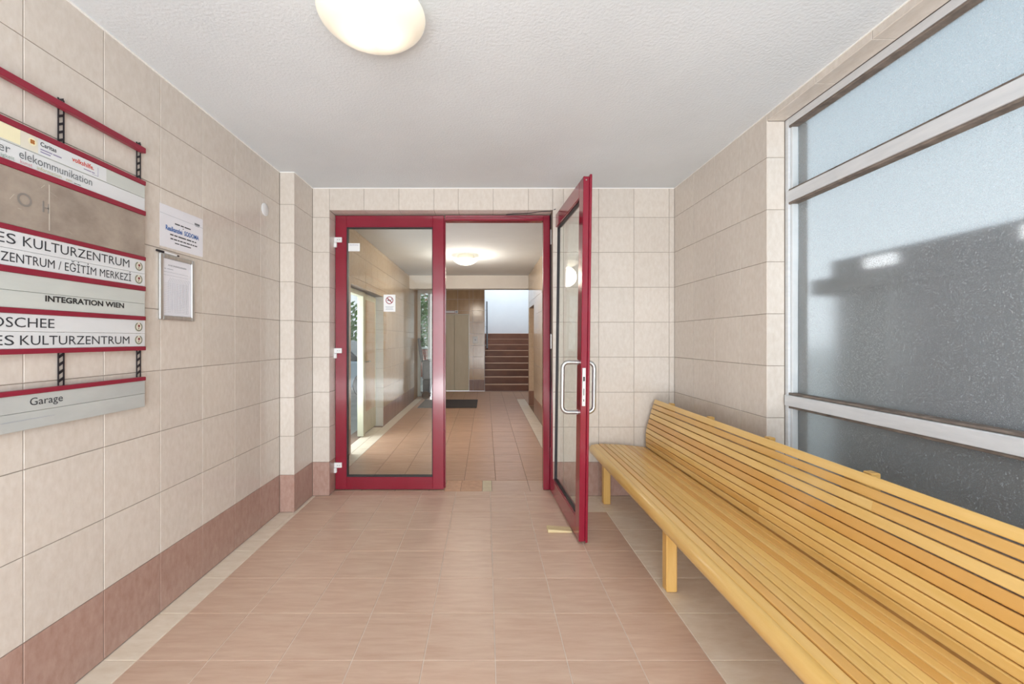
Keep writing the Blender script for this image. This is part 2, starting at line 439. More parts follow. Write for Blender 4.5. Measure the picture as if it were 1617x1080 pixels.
# floor of the entrance hall and of the corridor beyond the doors
fl = slab('floor', 'terracotta tiled floor with a cream border along the walls', (0, 0, 0), X, Y, Z, (-1.9, 1.9, YB, 3.68), 0.15, M['grout_floor'], cat='floor')
fc = slab('floor_corridor', 'tan tiled corridor floor beyond the red doors', (0, 0, 0), X, Y, Z, (-1.9, 1.9, 3.681, 10.8), 0.15, M['grout_hall'], cat='floor')
xs = frange(XL, XR, 0.04, 0.30)
ys = frange(-0.665, YF, 1.739, 0.30)
def pick_floor(u, v):
    if u < -1.462 or u > 0.94: return ('border_tile', M['border'])
    if v > 3.24 and u > 0.60: return ('border_tile', M['border'])
    return ('floor_tile', M['floor'])
tiles(fl, (0, 0, 0), X, Y, Z, xs, [y for y in ys if abs(y - 3.539) > .02 or True], pick_floor, holes=[(-1.61, XP, YP, 3.6)])
tiles(fl, (0, 0, 0), X, Y, Z, frange(OPEN[0], OPEN[1], 0.04, 0.30), [YF, 3.68], lambda u, v: ('floor_tile', M['floor']))
tiles(fc, (0, 0, 0), X, Y, Z, [-1.585, -1.44, -1.105, -.805, -.505, -0.37, -0.225, -0.03, 0.055, 0.395, 0.695, 0.883], [3.68, 3.96],
      lambda u, v: ('worn_tile', M['patch_orange']) if -0.37 < u < -0.03 else (('cement_patch', M['patch_pale']) if -0.03 < u < 0.055 else ('border_tile', M['border']) if (u < -1.44 or u > .7) else ('floor_tile', M['floor'])))
xc = [-1.72] + frange(-1.585, 0.883, 0.095, 0.30) + [1.08]
xc = [1.29, 1.5, -1.72, -1.585, -1.44] + [0.095 + 0.3 * k for k in range(-5, 3)] + [0.883, 1.08]
xc = sorted(set(round(x, 4) for x in xc if not (-1.44 < x < -1.38)))
yc = frange(3.96, 10.80, 3.96, 0.30)
def pick_hall(u, v):
    if u < -1.585: return ('border_tile', M['border']) if 4.88 < v < 6.45 else None
    if u > 0.883: return ('floor_tile', M['floor_hall']) if v > 8.55 else None
    if v > 9.3: return ('floor_tile', M['floor_hall'])
    return ('border_tile', M['border']) if (u < -1.44 or u > 0.695) else ('floor_tile', M['floor_hall'])
tiles(fc, (0, 0, 0), X, Y, Z, xc, yc, pick_hall)

# ceilings
ce = B('ceiling', M['plaster'], None, (-1.9, 1.9, YB, 3.80, ZC, ZC + 0.2)); tag(ce, 'rough white plaster ceiling of the entrance hall', 'ceiling', kind='structure')
cc = B('ceiling_corridor', M['plaster'], None, (-1.9, 1.9, 3.80, 10.8, 2.67, 2.87)); tag(cc, 'rough plaster ceiling of the corridor behind the red doors', 'ceiling', kind='structure')
bmz = B('trim_4', M['beam_paint'], None, (-1.583, 1.498, 8.624, 8.86, 2.395, 2.669)); tag(bmz, 'pale downstand beam across the far end of the corridor ceiling', 'beam', kind='structure')

# left wall, pilaster
wl = slab('wall_left', 'beige tiled left wall with a rose skirting row', (XL, 0, 0), Y, Z, X, (YB, 3.8, 0, ZC), 0.25, M['grout'])
tiles(wl, (XL, 0, 0), Y, Z, X, frange(-0.68, YP, 1.44, 0.3033), VL, BE)
wp = slab('wall_pilaster', 'narrow tiled pilaster stepping out of the left wall beside the doors', (XP, 0, 0), Y, Z, X, (YP + .004, 3.8, 0, ZC), XP - XL, M['grout'])
tiles(wp, (0, YP, 0), X, Z, NY, [XL, XP], VL, BE)
tiles(wp, (XP, 0, 0), Y, Z, X, [YP, YF], VL, BE)

# front wall with the door opening
wf = slab('wall_front', 'beige tiled front wall around the red double doors', (0, YF, 0), X, Z, NY, (XP, 1.9, 0, ZC), 0.22, M['grout'], holes=[OPEN])
tiles(wf, (0, YF, 0), X, Z, NY, [XP, OPEN[0]], VL, BE)
tiles(wf, (0, YF, 0), X, Z, NY, [OPEN[0], -1.045, -.745, -.445, -.236, .064, .366, OPEN[1]], [OPEN[3], ZC], BE)
tiles(wf, (0, YF, 0), X, Z, NY, [OPEN[1], .668, .970, 1.272, 1.574, XR], VL, BE)
tiles(wf, (OPEN[0], 0, 0), Y, Z, X, [YF + .002, 3.79], [0, .29] + [0.29 + 0.3 * k for k in range(1, 8)] + [OPEN[3]], BE)
tiles(wf, (0, 0, OPEN[3]), X, Y, NZ, [OPEN[0], -1.045, -.745, -.445, -.236, .064, .366, OPEN[1]], [YF + .002, 3.79], lambda u, v: ('wall_tile', M['tile']))

# right wall with the window opening
WIN = (-1.0, 2.397, 0.29, 2.60)
wr = slab('wall_right', 'beige tiled right wall behind the bench with the frosted window in it', (XR, 0, 0), Y, Z, NX, (YB, 3.8, 0, ZC), 0.24, M['grout'], holes=[WIN])
yr = [-1.6 + .3 * k for k in range(2)] + [-1.0] + [-.655 + .3 * k for k in range(0, 11)] + [2.397, 2.645, 2.94, 3.24, YF]
tiles(wr, (XR, 0, 0), Y, Z, NX, sorted(yr), VL, BE, holes=[WIN])
tiles(wr, (0, WIN[1], 0), X, Z, NY, [XR, 1.722], VL[1:-1] + [WIN[3]], BE)
tiles(wr, (0, 0, WIN[3]), X, Y, NZ, [XR, 1.722], [y for y in [-.955 + .3 * k for k in range(0, 12)] if y < 2.38] + [WIN[1]], lambda u, v: ('wall_tile', M['tile']))
tiles(wr, (0, 0, WIN[2]), X, Y, Z, [XR, 1.722], [y for y in [-.955 + .3 * k for k in range(0, 12)] if y < 2.38] + [WIN[1]], lambda u, v: ('wall_tile', M['tile']))

# back wall behind the camera with the open street entrance
wb = slab('wall_back', 'plain wall behind with the wide street entrance', (0, YB, 0), X, Z, Y, (-1.9, 1.9, 0, ZC), 0.2, M['white_wall'], holes=[(-1.32, 1.42, 0, 2.42)])

# white sealant lines where walls meet the ceiling
def trim(n, label, *bx):
    tag(B('trim_%d' % n, M['caulk'], None, *bx), label, 'trim', kind='structure')
trim(1, 'thin white sealant line along the top of the left wall', (XL, XL + .006, -.68, YP, ZC - .006, ZC), (XL, XP, YP - .006, YP, ZC - .006, ZC), (XP, XP + .006, YP, YF, ZC - .006, ZC))
trim(2, 'thin white sealant line along the top of the front wall', (XP + .007, XR - .007, YF - .006, YF, ZC - .006, ZC))
trim(3, 'thin white sealant line along the top of the right wall', (XR - .005, XR, -1.6, YF, ZC - .005, ZC))

# corridor walls
LH = (4.89, 6.45, 0.0, 2.0)
wcl = slab('wall_corridor_left', 'beige tiled, warm-light tinted left wall of the corridor seen through the closed door', (-1.585, 0, 0), Y, Z, X, (3.8, 9.2, 0, 2.68), 0.22, M['grout'], holes=[LH])
VH = [0, 0.29] + [0.29 + 0.3 * k for k in range(1, 8)] + [2.668]
tiles(wcl, (-1.585, 0, 0), Y, Z, X, frange(3.8, 9.2, 4.29, 0.30), VH, HA, holes=[LH])

tiles(wcl, (0, LH[1], 0), X, Z, NY, [-1.80, -1.587], [0, .29] + VH[2:7] + [2.0], lambda u, v: ('reveal_tile', M['white_frame']))
RH = (7.63, 8.50, 0.0, 1.98)
wcr = slab('wall_corridor_right', 'beige tiled, warm-light tinted right wall of the corridor with a door recess', (0.883, 0, 0), Y, Z, NX, (3.8, 8.62, 0, 2.68), 0.20, M['grout'], holes=[RH])
tiles(wcr, (0.883, 0, 0), Y, Z, NX, frange(3.8, 8.62, 4.03, 0.30), VH, HA, holes=[RH])
tiles(wcr, (0, RH[1], 0), X, Z, NY, [0.886, 1.02], [0, .29] + VH[2:7] + [1.98], HA)
tiles(wcr, (0, 8.62, 0), X, Z, Y, [0.883, 1.5], VH[:-2] + [2.39], HA)

# far wall with the lift, lobby side walls, stairwell
YE = 10.85
LIFT = (-1.205, -0.43, 0.0, 2.0)
we = slab('wall_lift', 'brown tiled wall at the far end holding the lift', (0, YE, 0), X, Z, NY, (-1.38, -0.03, 0, 2.68), 0.3, M['white_wall'], holes=[LIFT])
wsb = slab('wall_stair_side', 'white wall running up the left side of the stairs', (-0.03, 0, 0), Y, Z, X, (YE + .3, 14.3, 0, 2.68), 0.2, M['white_wall'], back=0)
tiles(we, (0, YE, 0), X, Z, NY, [-1.228, -1.205, -1.03, -.73, -.43, -.33, -.03], VH[:-2] + [2.39, 2.668], FA, holes=[LIFT])
ws = slab('wall_lobby_right', 'white wall on the right of the stairs', (1.5, 0, 0), Y, Z, NX, (8.62, 14.4, 0, 4.8), 0.2, M['white_wall'])
wst = slab('wall_stairwell', 'bright white wall above the top of the stairs', (0, 14.3, 0), X, Z, NY, (-0.03, 1.5, 0, 4.8), 0.2, M['white_wall'])
wsl = slab('wall_stairwell_left', 'white upper wall on the left of the stairs', (-0.03, 0, 0), Y, Z, X, (YE, 14.3, 2.68, 4.8), 0.2, M['white_wall'])
wsh = slab('wall_stairwell_head', 'white wall over the foot of the stairs', (0, 10.8, 0), X, Z, Y, (-0.03, 1.5, 2.87, 4.8), 0.2, M['white_wall'])

# ================================================================== WINDOW
wi = thing('window_1', 'large frosted window in grey metal frame above the bench', 'window', (1.73, 0.7, 0.29), kind='structure')
FX0, FX1 = 1.724, 1.785
B('frame_stile', M['alu'], wi, (FX0, FX1, 2.372, 2.397, .29, 2.60), bevel=.002)
B('frame_stile', M['alu'], wi, (FX0, FX1, -1.0, -.95, .29, 2.60), bevel=.002)
B('frame_head', M['alu'], wi, (FX0, FX1, -.95, 2.372, 2.56, 2.60), bevel=.002)
B('frame_sill', M['alu'], wi, (FX0, FX1, -.95, 2.372, .29, .34), bevel=.002)
B('transom', M['alu'], wi, (FX0 - .006, FX1, -.95, 2.384, 2.122, 2.186), bevel=.003)
B('transom', M['alu'], wi, (FX0 - .014, FX1, -.95, 2.384, .966, 1.026), bevel=.003)
for z in (2.191, 2.117, 1.033, .957):
    B('putty_line', M['putty'], wi, (FX0 + .002, FX1 - .01, -.95, 2.372, z - .006, z + .006), bevel=.002)
B('putty_line', M['putty'], wi, (FX0 + .004, FX1 - .01, -.95, 2.372, 2.548, 2.561), bevel=.002)
PZ = [(.34, .951), (1.039, 2.111), (2.197, 2.548)]
for a, b in PZ:
    B('glazing_bead', M['alu_light'], wi, (FX0 + .012, FX1 - .016, 2.356, 2.372, a, b), bevel=.002)
    B('pane', M['frosted'], wi, (1.770, 1.776, -.95, 2.358, a - .002, b + .002))

# what stands outside the frosted window
en = thing('outdoor_enclosure', 'dark grey bulk with pale strip lamps, blurred behind the frosted window', 'enclosure', (2.6, 1.0, 0))
MB().prism([(2.12, -2.5), (3.2, -2.5), (3.2, 3.15), (2.62, 3.12), (2.40, 2.75), (2.12, 2.20)], 2, .02, 1.80).build('body', M['enclosure'], en, bevel=.01)
B('roof_edge', M['enclosure'], en, (2.10, 3.2, -2.5, 2.53, 1.64, 1.815), (2.10, 2.5, 2.53, 2.69, 1.62, 1.72), bevel=.004)
for y in (2.2, 1.53, .86, .19):
    B('strip_lamp', M['strip_lamp'], en, (2.075, 2.101, y - .085, y + .085, 1.73, 1.785), bevel=.004)
gd = B('ground_outside', M['pavement'], None, (-60, 60, -30, YB - .2, -.2, -.01), (-60, -1.9, YB - .2, 60, -.2, -.01), (1.9, 60, YB - .2, 60, -.2, -.01), (-1.9, 1.9, 14.6, 60, -.2, -.01))
tag(gd, 'grey paving outside the building', 'ground', kind='structure')

# ================================================================== RED DOORS
d1 = thing('door_1', 'closed crimson framed glass door leaf on the left of the opening', 'door', (-1.34, DY, 0), kind='structure')
LX0, LX1, LZ1 = -1.338, -0.372, 2.444
y0, y1 = DY, DY + .056
SW = .10
B('stile', M['red'], d1, (LX0, LX0 + SW, y0, y1, .008, LZ1), bevel=.003)
B('stile', M['red'], d1, (LX1 - SW, LX1, y0, y1, .008, LZ1), bevel=.003)
B('top_rail', M['red'], d1, (LX0 + SW, LX1 - SW, y0, y1, LZ1 - .103, LZ1), bevel=.003)
B('bottom_rail', M['red'], d1, (LX0 + SW, LX1 - SW, y0, y1, .008, .118), bevel=.003)
gx0, gx1, gz0, gz1 = LX0 + SW, LX1 - SW, .118, LZ1 - .103
B('glazing_seal', M['black'], d1, (gx0, gx0 + .006, y0 + .004, y1 - .004, gz0, gz1), (gx1 - .006, gx1, y0 + .004, y1 - .004, gz0, gz1),
  (gx0 + .006, gx1 - .006, y0 + .004, y1 - .004, gz1 - .006, gz1), (gx0 + .006, gx1 - .006, y0 + .004, y1 - .004, gz0, gz0 + .008))
B('glass_pane', M['glass'], d1, (gx0 + .005, gx1 - .005, y0 + .020, y0 + .028, gz0 + .006, gz1 - .005))
B('meeting_flange', M['red'], d1, (LX1, LX1 + .012, y0 + .03, y1 + .006, .012, LZ1 - .01), bevel=.002)
for z in (2.203, 1.220, .205):
    h = B('hinge', M['plastic'], d1, (LX0 - .008, LX0 + .062, y0 - .016, y0 - .0005, z, z + .045), bevel=.003)
    B('hinge_pin', M['plastic'], h, (LX0 - .012, LX0 + .018, y0 - .022, y0 - .0005, z - .045, z - .002), bevel=.004)
    for xx in (.026, .044): MB().lathe([(0, -.002), (.005, -.002), (.005, .001)], (LX0 + xx, y0 - .0165, z + .022), 10, 'y').build('screw', M['steel'], h)

dfm = thing('door_frame', 'crimson door jamb and head bar around the open right doorway', 'door frame', (0.5, DY, 0), kind='structure')
B('head_bar', M['red'], dfm, (LX1 + .012, .512, DY + .005, DY + .085, 2.40, 2.446), bevel=.003)
B('head_bar_lip', M['red'], dfm, (LX1 + .012, .512, DY - .006, DY + .004, 2.425, 2.445), bevel=.002)
B('jamb', M['red'], dfm, (.512, .570, DY, DY + .07, .004, 2.446), bevel=.003)
B('seal', M['black'], dfm, (.571, .574, DY - .03, DY + .06, .01, 2.44))
B('upper_frame', M['red'], dfm, (LX0, LX1, y1 + .001, y1 + .03, LZ1 - .02, 2.4455), bevel=.002)
for z in (2.18, 1.26, .26):
    MB().tube([(.5765, DY - .030, z), (.5765, DY - .030, z + .13)], .008, 10).build('hinge', M['steel'], dfm, smooth=True)

# open leaf: local x runs from the hinge to the free edge, local y is its thickness (towards the right wall)
HP, FP = Vector((.586, 3.672, 0)), Vector((.632, 2.730, 0))
dv = FP - HP; Lf = dv.length
d2 = thing('door_2', 'crimson framed glass door leaf standing open into the hall, held by a wedge', 'door', HP - Vector((.021, 0, 0)), kind='structure', rot=(-.0129, 0, math.atan2(dv.y, dv.x)))
T = .056                       # thickness
def L2(name, m, *bx, par=None, bevel=.003, **k): return B(name, m, par or d2, *bx, bevel=bevel, off=(0, 0, 0), **k)
z0, z1 = .014, 2.415
L2('stile', M['red'], (0, SW, 0, T, z0, z1)); fs = L2('stile', M['red'], (Lf - SW, Lf, 0, T - .016, z0, z1))
L2('top_rail', M['red'], (SW, Lf - SW, 0, T, z1 - .11, z1)); L2('bottom_rail', M['red'], (SW, Lf - SW, 0, T, z0, z0 + .13))
L2('edge_flange', M['red'], (Lf - SW + .01, Lf + .010, T - .016, T, z0 - .004, z1 + .012))
gz0, gz1 = z0 + .13, z1 - .11
L2('glazing_seal', M['black'], (SW, SW + .007, .016, .040, gz0, gz1), (Lf - SW - .007, Lf - SW, .016, .040, gz0, gz1),
   (SW + .007, Lf - SW - .007, .016, .040, gz1 - .007, gz1), (SW + .007, Lf - SW - .007, .016, .040, gz0, gz0 + .007), bevel=0)
L2('glass_pane', M['glass_soft'], (SW + .006, Lf - SW - .006, .024, .032, gz0 + .006, gz1 - .006), bevel=0)
lp = L2('lock_plate', M['steel'], (Lf - .0005, Lf + .003, .008, .031, .905, 1.155), bevel=.001)
L2('latch', M['black'], (Lf + .002, Lf + .006, .014, .025, 1.068, 1.098), par=lp, bevel=.001)
L2('keyhole', M['black'], (Lf + .002, Lf + .0036, .017, .022, .935, .950), (Lf + .002, Lf + .0036, .017, .022, .975, 1.02), par=lp, bevel=0)
for z in (1.145, .915, 2.39): MB().lathe([(0, .002), (.004, .002), (.005, 0)], (Lf + .002, .019, z), 10, 'x').build('screw', M['steel'], lp, off=(0, 0, 0))
def pull(yf, sgn, off):
    xg = Lf - .075; y = yf + sgn * off; r = .040; pts = [(xg, yf, 1.188)]
    for k in range(7):
        a = R(90) * k / 6
        pts.append((xg, y - sgn * r * (1 - math.sin(a)), 1.188 - r * (1 - math.cos(a))))
    for k in range(7):
        a = R(90) * k / 6
        pts.append((xg, y - sgn * r * (1 - math.cos(a)), .852 + r * (1 - math.sin(a))))
    pts.append((xg, yf, .852))
    h = MB().tube(pts, .0145, 14).build('pull_handle', M['steel'], d2, off=(0, 0, 0), smooth=True)
    for z in (1.188, .852):
        MB().lathe([(0, 0), (.018, 0), (.018, sgn * .004), (.0145, sgn * .006)], (xg, yf, z), 16, 'y').build('mounting_rose', M['steel'], h, off=(0, 0, 0), smooth=True)
pull(-.0, -1, .105)
pull(T, 1, .055)

cb = MB().tube([(.18, 3.668, 2.442), (.26, 3.655, 2.446), (.38, 3.62, 2.4405), (.48, 3.60, 2.449), (.56, 3.585, 2.4485), (.60, 3.566, 2.46)], .0035, 8).build('door_cable', M['black'], None, smooth=True)
tag(cb, 'thin dark cable hanging along the top of the doorway', 'cable')

# wedge
wg = MB().prism([(.432, .001), (.60, .001), (.60, .012), (.585, .0125), (.432, .024)], 1, 2.885, 2.955).build('door_wedge', M['wedge'], None, bevel=.002)
tag(wg, 'small pale wooden wedge under the open red door', 'door wedge')

# stickers on the closed leaf
gy = DY + .0195
YN = ((0, gy, 0), X, Z, NY)
st = B('door_label', M['plastic'], None, (-1.228, -1.125, gy - .0015, gy, 2.13, 2.202)); tag(st, 'small blank white label stuck high on the door glass', 'label')
letter('ACHTUNG', (0, gy - .0015, 0), X, Z, NY, -1.215, -1.14, 2.182, .008, M['ink_purple'], st)
ns = thing('no_smoking_sign', 'white no smoking sticker with a red ring on the door glass', 'sign', (-.86, gy, 1.66))
B('sticker', M['plastic'], ns, (-.913, -.807, gy - .0015, gy, 1.590, 1.742))
q = MB(); n = 36; vs = []; O2 = gy - .0022
for k in range(n):
    a = 2 * math.pi * k / n
    vs += [(-.860 + .034 * math.cos(a), O2, 1.692 + .034 * math.sin(a)), (-.860 + .0275 * math.cos(a), O2, 1.692 + .0275 * math.sin(a))]
q.add(vs, [(2 * k, 2 * ((k + 1) % n), 2 * ((k + 1) % n) + 1, 2 * k + 1) for k in range(n)])
s2 = .0275 * .7071; e = .003
q.add([(-.86 - s2 - e, O2, 1.692 + s2 - e), (-.86 - s2 + e, O2, 1.692 + s2 + e), (-.86 + s2 + e, O2, 1.692 - s2 + e), (-.86 + s2 - e, O2, 1.692 - s2 - e)], [(0, 1, 2, 3)])
q.build('red_ring', mat('sign_red', c('#8f1f36'), 0.5), ns)
B('cigarette', M['ink_black'], ns, (-.879, -.846, O2 + .0003, O2 + .0006, 1.688, 1.695), (-.843, -.838, O2 + .0003, O2 + .0006, 1.697, 1.708))
for z, a in ((1.632, .036), (1.620, .030), (1.608, .034)): B('small_print', M['ink_pale'], ns, (-.86 - a, -.86 + a, O2, O2 + .0006, z, z + .004))

# ================================================================== BENCH
be = thing('slatted_bench', 'long varnished beech slatted bench along the right wall under the window', 'bench', (1.2, 1.9, 0))
YB0, YB1 = 0.10, 3.50
prof_x = [.905 + .0443 * k for k in range(11)]
def seat_z(x):
    pts = [(.88, .446), (.905, .458), (.949, .4655), (1.0, .466), (1.1, .4605), (1.2, .4535), (1.3, .442), (1.348, .435)]
    for (a, b), (a2, b2) in zip(pts, pts[1:]):
        if x <= a2: return b + (b2 - b) * (x - a) / (a2 - a)
    return .435
back = []
for k in range(11):
    t = k / 10
    z = .4375 + t * (.842 - .4375)
    xx = 1.3490 + .023 * t + .052 * t ** 2.4 - .012 * math.sin(math.pi * min(1, t * 1.6)) * (1 if t < .62 else 0)
    back.append((xx, z))
def slat(p, q_, gap, th, ya, yb, name, m, up):
    """one board between two profile points; up = side that is its face"""
    a, b = Vector(p), Vector(q_); d = (b - a); ln = d.length; d.normalize(); n = Vector((-d.y, d.x)) * up
    g = gap / 2; ch = .004
    P = lambda s_, h: tuple(a + d * s_ + n * h)
    poly = [P(g, -th), P(ln - g, -th), P(ln - g, -ch), P(ln - g - ch * .35, -ch * .3), P(ln - g - ch, 0), P(g + ch, 0), P(g + ch * .35, -ch * .3), P(g, -ch)]
    return MB().prism(poly, 1, ya, yb).build(name, m, be)
for k in range(10):
    a, b = prof_x[k], prof_x[k + 1]
    gap = .0065 if k < 4 else .004
    cut = [YB0, YB1]
    if k in (7,): cut = [YB0, 1.62 - .3 * (k == 7), YB1]
    if k == 9: cut = [YB0, YB1]
    for y_a, y_b in zip(cut, cut[1:]):
        slat((a, seat_z(a)), (b, seat_z(b)), gap, .026, y_a + .0004, y_b, 'seat_slat', M['wood'], 1)
for k in range(10):
    gap = .0045 if k != 8 else .007
    cut = [YB0, YB1]
    if k in (1, 6): cut = [YB0, 2.05, YB1]
    if k in (7,): cut = [YB0, 1.50, YB1]
    for y_a, y_b in zip(cut, cut[1:]):
        slat(back[k], back[k + 1], gap, .026, y_a + .0004, y_b, 'back_slat', M['wood'], 1)
# rounded front rail
pr = [(.9035, .4575)]
for k in range(13):
    a = R(72 + 190 * k / 12)
    pr.append((.9015 + .0275 * math.cos(a) * (1 + .0 * k), .418 + .040 * math.sin(a)))
pr += [(.905, .378), (.930, .376), (.9035 + .026, .430), (.9035, .4355)]
MB().prism(pr, 1, YB0, YB1).build('front_rail', M['wood_front'], be, smooth=True)
B('corner_batten', M['wood_leg'], be, (1.379, 1.43, YB0, YB1 - .01, .38, .428), bevel=.003)
sup = [3.405 - .588 * k for k in range(6)]
for i, y in enumerate(sup):
    # bearer under the seat, post behind the backrest, arm fixing the post to the wall
    low = [(.935, .385)] + [(1.46, .36), (1.46, .41)] + [(x, seat_z(x) - .0285) for x in (1.34, 1.25, 1.15, 1.05, .96, .935)]
    MB().prism(low, 1, y - .03, y + .03).build('seat_bearer', M['wood_leg'], be, bevel=.003)
    bk = [(x + .0285, z) for x, z in back[1:]][:-1]
    MB().prism(bk + [(1.50, .795), (1.50, .40), (1.42, .40)], 1, y - .026, y + .026).build('back_bearer', M['wood_leg'], be)
    B('back_post', M['wood_leg'], be, (1.505, 1.540, y - .022, y + .022, .002, .820), bevel=.004)
    if i % 2 == 0:
        B('front_leg', M['wood_leg'], be, (.957, 1.015, y - .028, y + .028, .002, .400), bevel=.005)

# ================================================================== CEILING LAMPS
prof = [(0.001, -.076), (.05, -.0735), (.10, -.063), (.145, -.045), (.178, -.024), (.196, -.007), (.200, .002), (.196, .008), (.17, .013), (.132, .014)]
def lamp(x, y, zc, r, label, bulbs, base, hot, fall):
    L = thing('ceiling_lamp', label, 'lamp', (x, y, zc), group='round opal ceiling lamps')
    k = r / .2
    g = MB().lathe([(a * k, b) for a, b in prof], (0, 0, 0), 64).build('glass_bowl', lamp_mat('opal_glass', bulbs, base, hot, fall), L, off=(0, 0, 0), smooth=True)
    g.location = (0, 0, -.078)
    MB().lathe([(.131 * k, -.064), (.131 * k, -.001), (.02, -.001)], (0, 0, 0), 48).build('collar', M['lamp_metal'], L, off=(0, 0, 0), smooth=True)
lamp(-.43, 1.575, ZC, .20, 'round opal glass lamp on the entrance hall ceiling', [(-.045, .03, -.07), (.045, .035, -.07)], .16, .62, .135)
lamp(-.32, 6.56, 2.67, .19, 'round opal glass lamp on the corridor ceiling beyond the doors', [(0, 0, -.03)], .9, 1.7, .2)
pl = bpy.data.lights.new('corridor_lamp_glow', 'POINT'); pl.energy = 19; pl.color = (1, .90, .76); pl.shadow_soft_size = .16
po = bpy.data.objects.new('corridor_lamp_glow', pl); COL.objects.link(po); po.location = (-.32, 6.56, 2.36)

# ================================================================== DIRECTORY BOARD on the left wall
BX = -1.575                      # front face of the plates
bd = thing('directory_board', 'large grey and red tenant directory board on the left wall', 'sign', (XL, 1.394, 1.03))
BY0, BY1 = .865, 1.923
PW = ((BX, 0, 0), Y, Z, X)
def plate(a, b, m, name='name_plate', y0=BY0, y1=BY1, x=BX): return B(name, m, bd, (x - .012, x, y0, y1, a, b), bevel=.0012)
for a, b in ((2.201, 2.225), (2.052, 2.072), (1.913, 1.934), (1.705, 1.722), (1.565, 1.586), (1.430, 1.448), (1.292, 1.310), (1.153, 1.170)):
    B('red_bar', M['red_sign'], bd, (BX - .016, BX + .005, BY0 - .002, BY1 + .001, a, b), bevel=.0015)
for yv in (BY0 + .012, 1.214, 1.562, BY1 - .012):      # perforated rails the plates hook into
    q = MB()
    q.box(XL + .004, XL + .007, yv - .012, yv - .008, 1.06, 2.245).box(XL + .004, XL + .007, yv + .008, yv + .012, 1.06, 2.245)
    z = 1.06
    while z < 2.24:
        q.add([(d, yv + e, z + h) for d in (XL + .004, XL + .007) for e, h in ((-.009, 0), (.009, .012), (.009, .022), (-.009, .010))],
              [(0, 1, 2, 3), (4, 7, 6, 5), (0, 4, 5, 1), (3, 2, 6, 7), (0, 3, 7, 4), (1, 5, 6, 2)])
        z += .03
    q.build('perforated_rail', M['black'], bd)

def P(*a, **k): return letter(a[0], (BX, 0, 0), Y, Z, X, *a[1:], **k)
def flat(name, m, par, y0, y1, a, b, d=.0006): return B(name, m, par, (BX, BX + d, y0, y1, a, b))
def bars(par, m, y, z, ws, h, gap=.006, name='small_print', d=.0012):
    q = MB()
    for w_ in ws: q.box(BX, BX + d, y, y + w_, z, z + h); y += w_ + gap
    return q.build(name, m, par)
def ring(q, y, z, r0, r1, a0=0, a1=360, n=24, x=BX + .0016):
    vs = []
    for k in range(n + 1):
        a = R(a0 + (a1 - a0) * k / n)
        vs += [(x, y + r0 * math.cos(a), z + r0 * math.sin(a)), (x, y + r1 * math.cos(a), z + r1 * math.sin(a))]
    q.add(vs, [(2 * k, 2 * k + 1, 2 * k + 3, 2 * k + 2) for k in range(n)])
def disc(q, y, z, r, x, n=24, sy=1):
    q.add([(x, y + r * sy * math.cos(2 * math.pi * k / n), z + r * math.sin(2 * math.pi * k / n)) for k in range(n)], [tuple(range(n))])
def emblem(par, y, z, r=.0205):
    q = MB(); disc(q, y, z, r * 1.02, BX + .0010)
    q.m = 1; ring(q, y, z, r * .72, r * .98, 110, 430 - 360 + 360)
    q.m = 2; disc(q, y + .001, z + r * .22, r * .27, BX + .0020, 12); q.add([(BX + .002, y - .001, z - r * .45), (BX + .002, y + .001, z - r * .45), (BX + .002, y + .0025, z + r * .1), (BX + .002, y, z + r * .1)], [(0, 1, 2, 3)])
    q.m = 1; disc(q, y - .001, z - r * .42, r * .14, BX + .0018, 10)
    return q.build('emblem', [M['cream_disc'], M['emblem_ring'], M['emblem_red']], par)

p = plate(1.994, 2.052, M['plate'])
flat('pale_yellow_label', M['cream_label'], p, 1.20, 1.408, 1.999, 2.050)
flat('cream_label', M['cream_disc'], p, 1.409, 1.4635, 1.996, 2.051)
flat('white_label', M['plate_white'], p, 1.464, 1.727, 1.996, 2.051)
q = MB(); disc(q, 1.4445, 2.028, .0135, BX + .0012); q.m = 1
for a in range(4):
    an = R(45 + 90 * a); disc(q, 1.4445 + .0048 * math.cos(an), 2.028 + .0048 * math.sin(an), .0042, BX + .0018, 10)
q.build('round_emblem', [M['cream_label'], M['emblem_rust']], p)
P('Caritas', 1.471, 1.526, 2.027, .0145, M['ink'], p, bold=.022)
bars(p, M['ink_purple'], 1.471, 2.013, (.04, .03), .004, .003); bars(p, M['ink_purple'], 1.471, 2.004, (.034,), .004)
P('volkshilfe.', 1.583, 1.672, 2.022, .0165, M['ink_red'], p, bold=.025)
bars(p, M['ink_purple'], 1.630, 2.009, (.03, .012), .0035, .003)
bars(p, M['ink_purple'], 1.664, 2.003, (.026,), .0012); bars(p, M['ink_purple'], 1.689, 2.003, (.0012,), .036)
p = plate(1.934, 1.9925, M['plate_white'])
P('rer', 1.349 - .021, 1.378, 1.9565, .029, M['ink_grey'], p)
P('elekommunikation', 1.404, 1.664, 1.956, .0285, M['ink_grey'], p)
P('tigkeit', 1.345, 1.390, 1.9395, .0125, M['ink_green'], p); P('kunst', 1.407, 1.445, 1.9395, .0125, M['ink_pink'], p)
P('information', 1.460, 1.544, 1.9395, .0125, M['ink_olive'], p); P('zen', 1.560, 1.583, 1.9395, .010, M['ink_olive'], p)
bars(p, M['ink'], 1.592, 1.9395, (.010, .013), .002, .002)
p = plate(1.722, 1.913, M['taupe'], 'blank_panel')
q = MB()
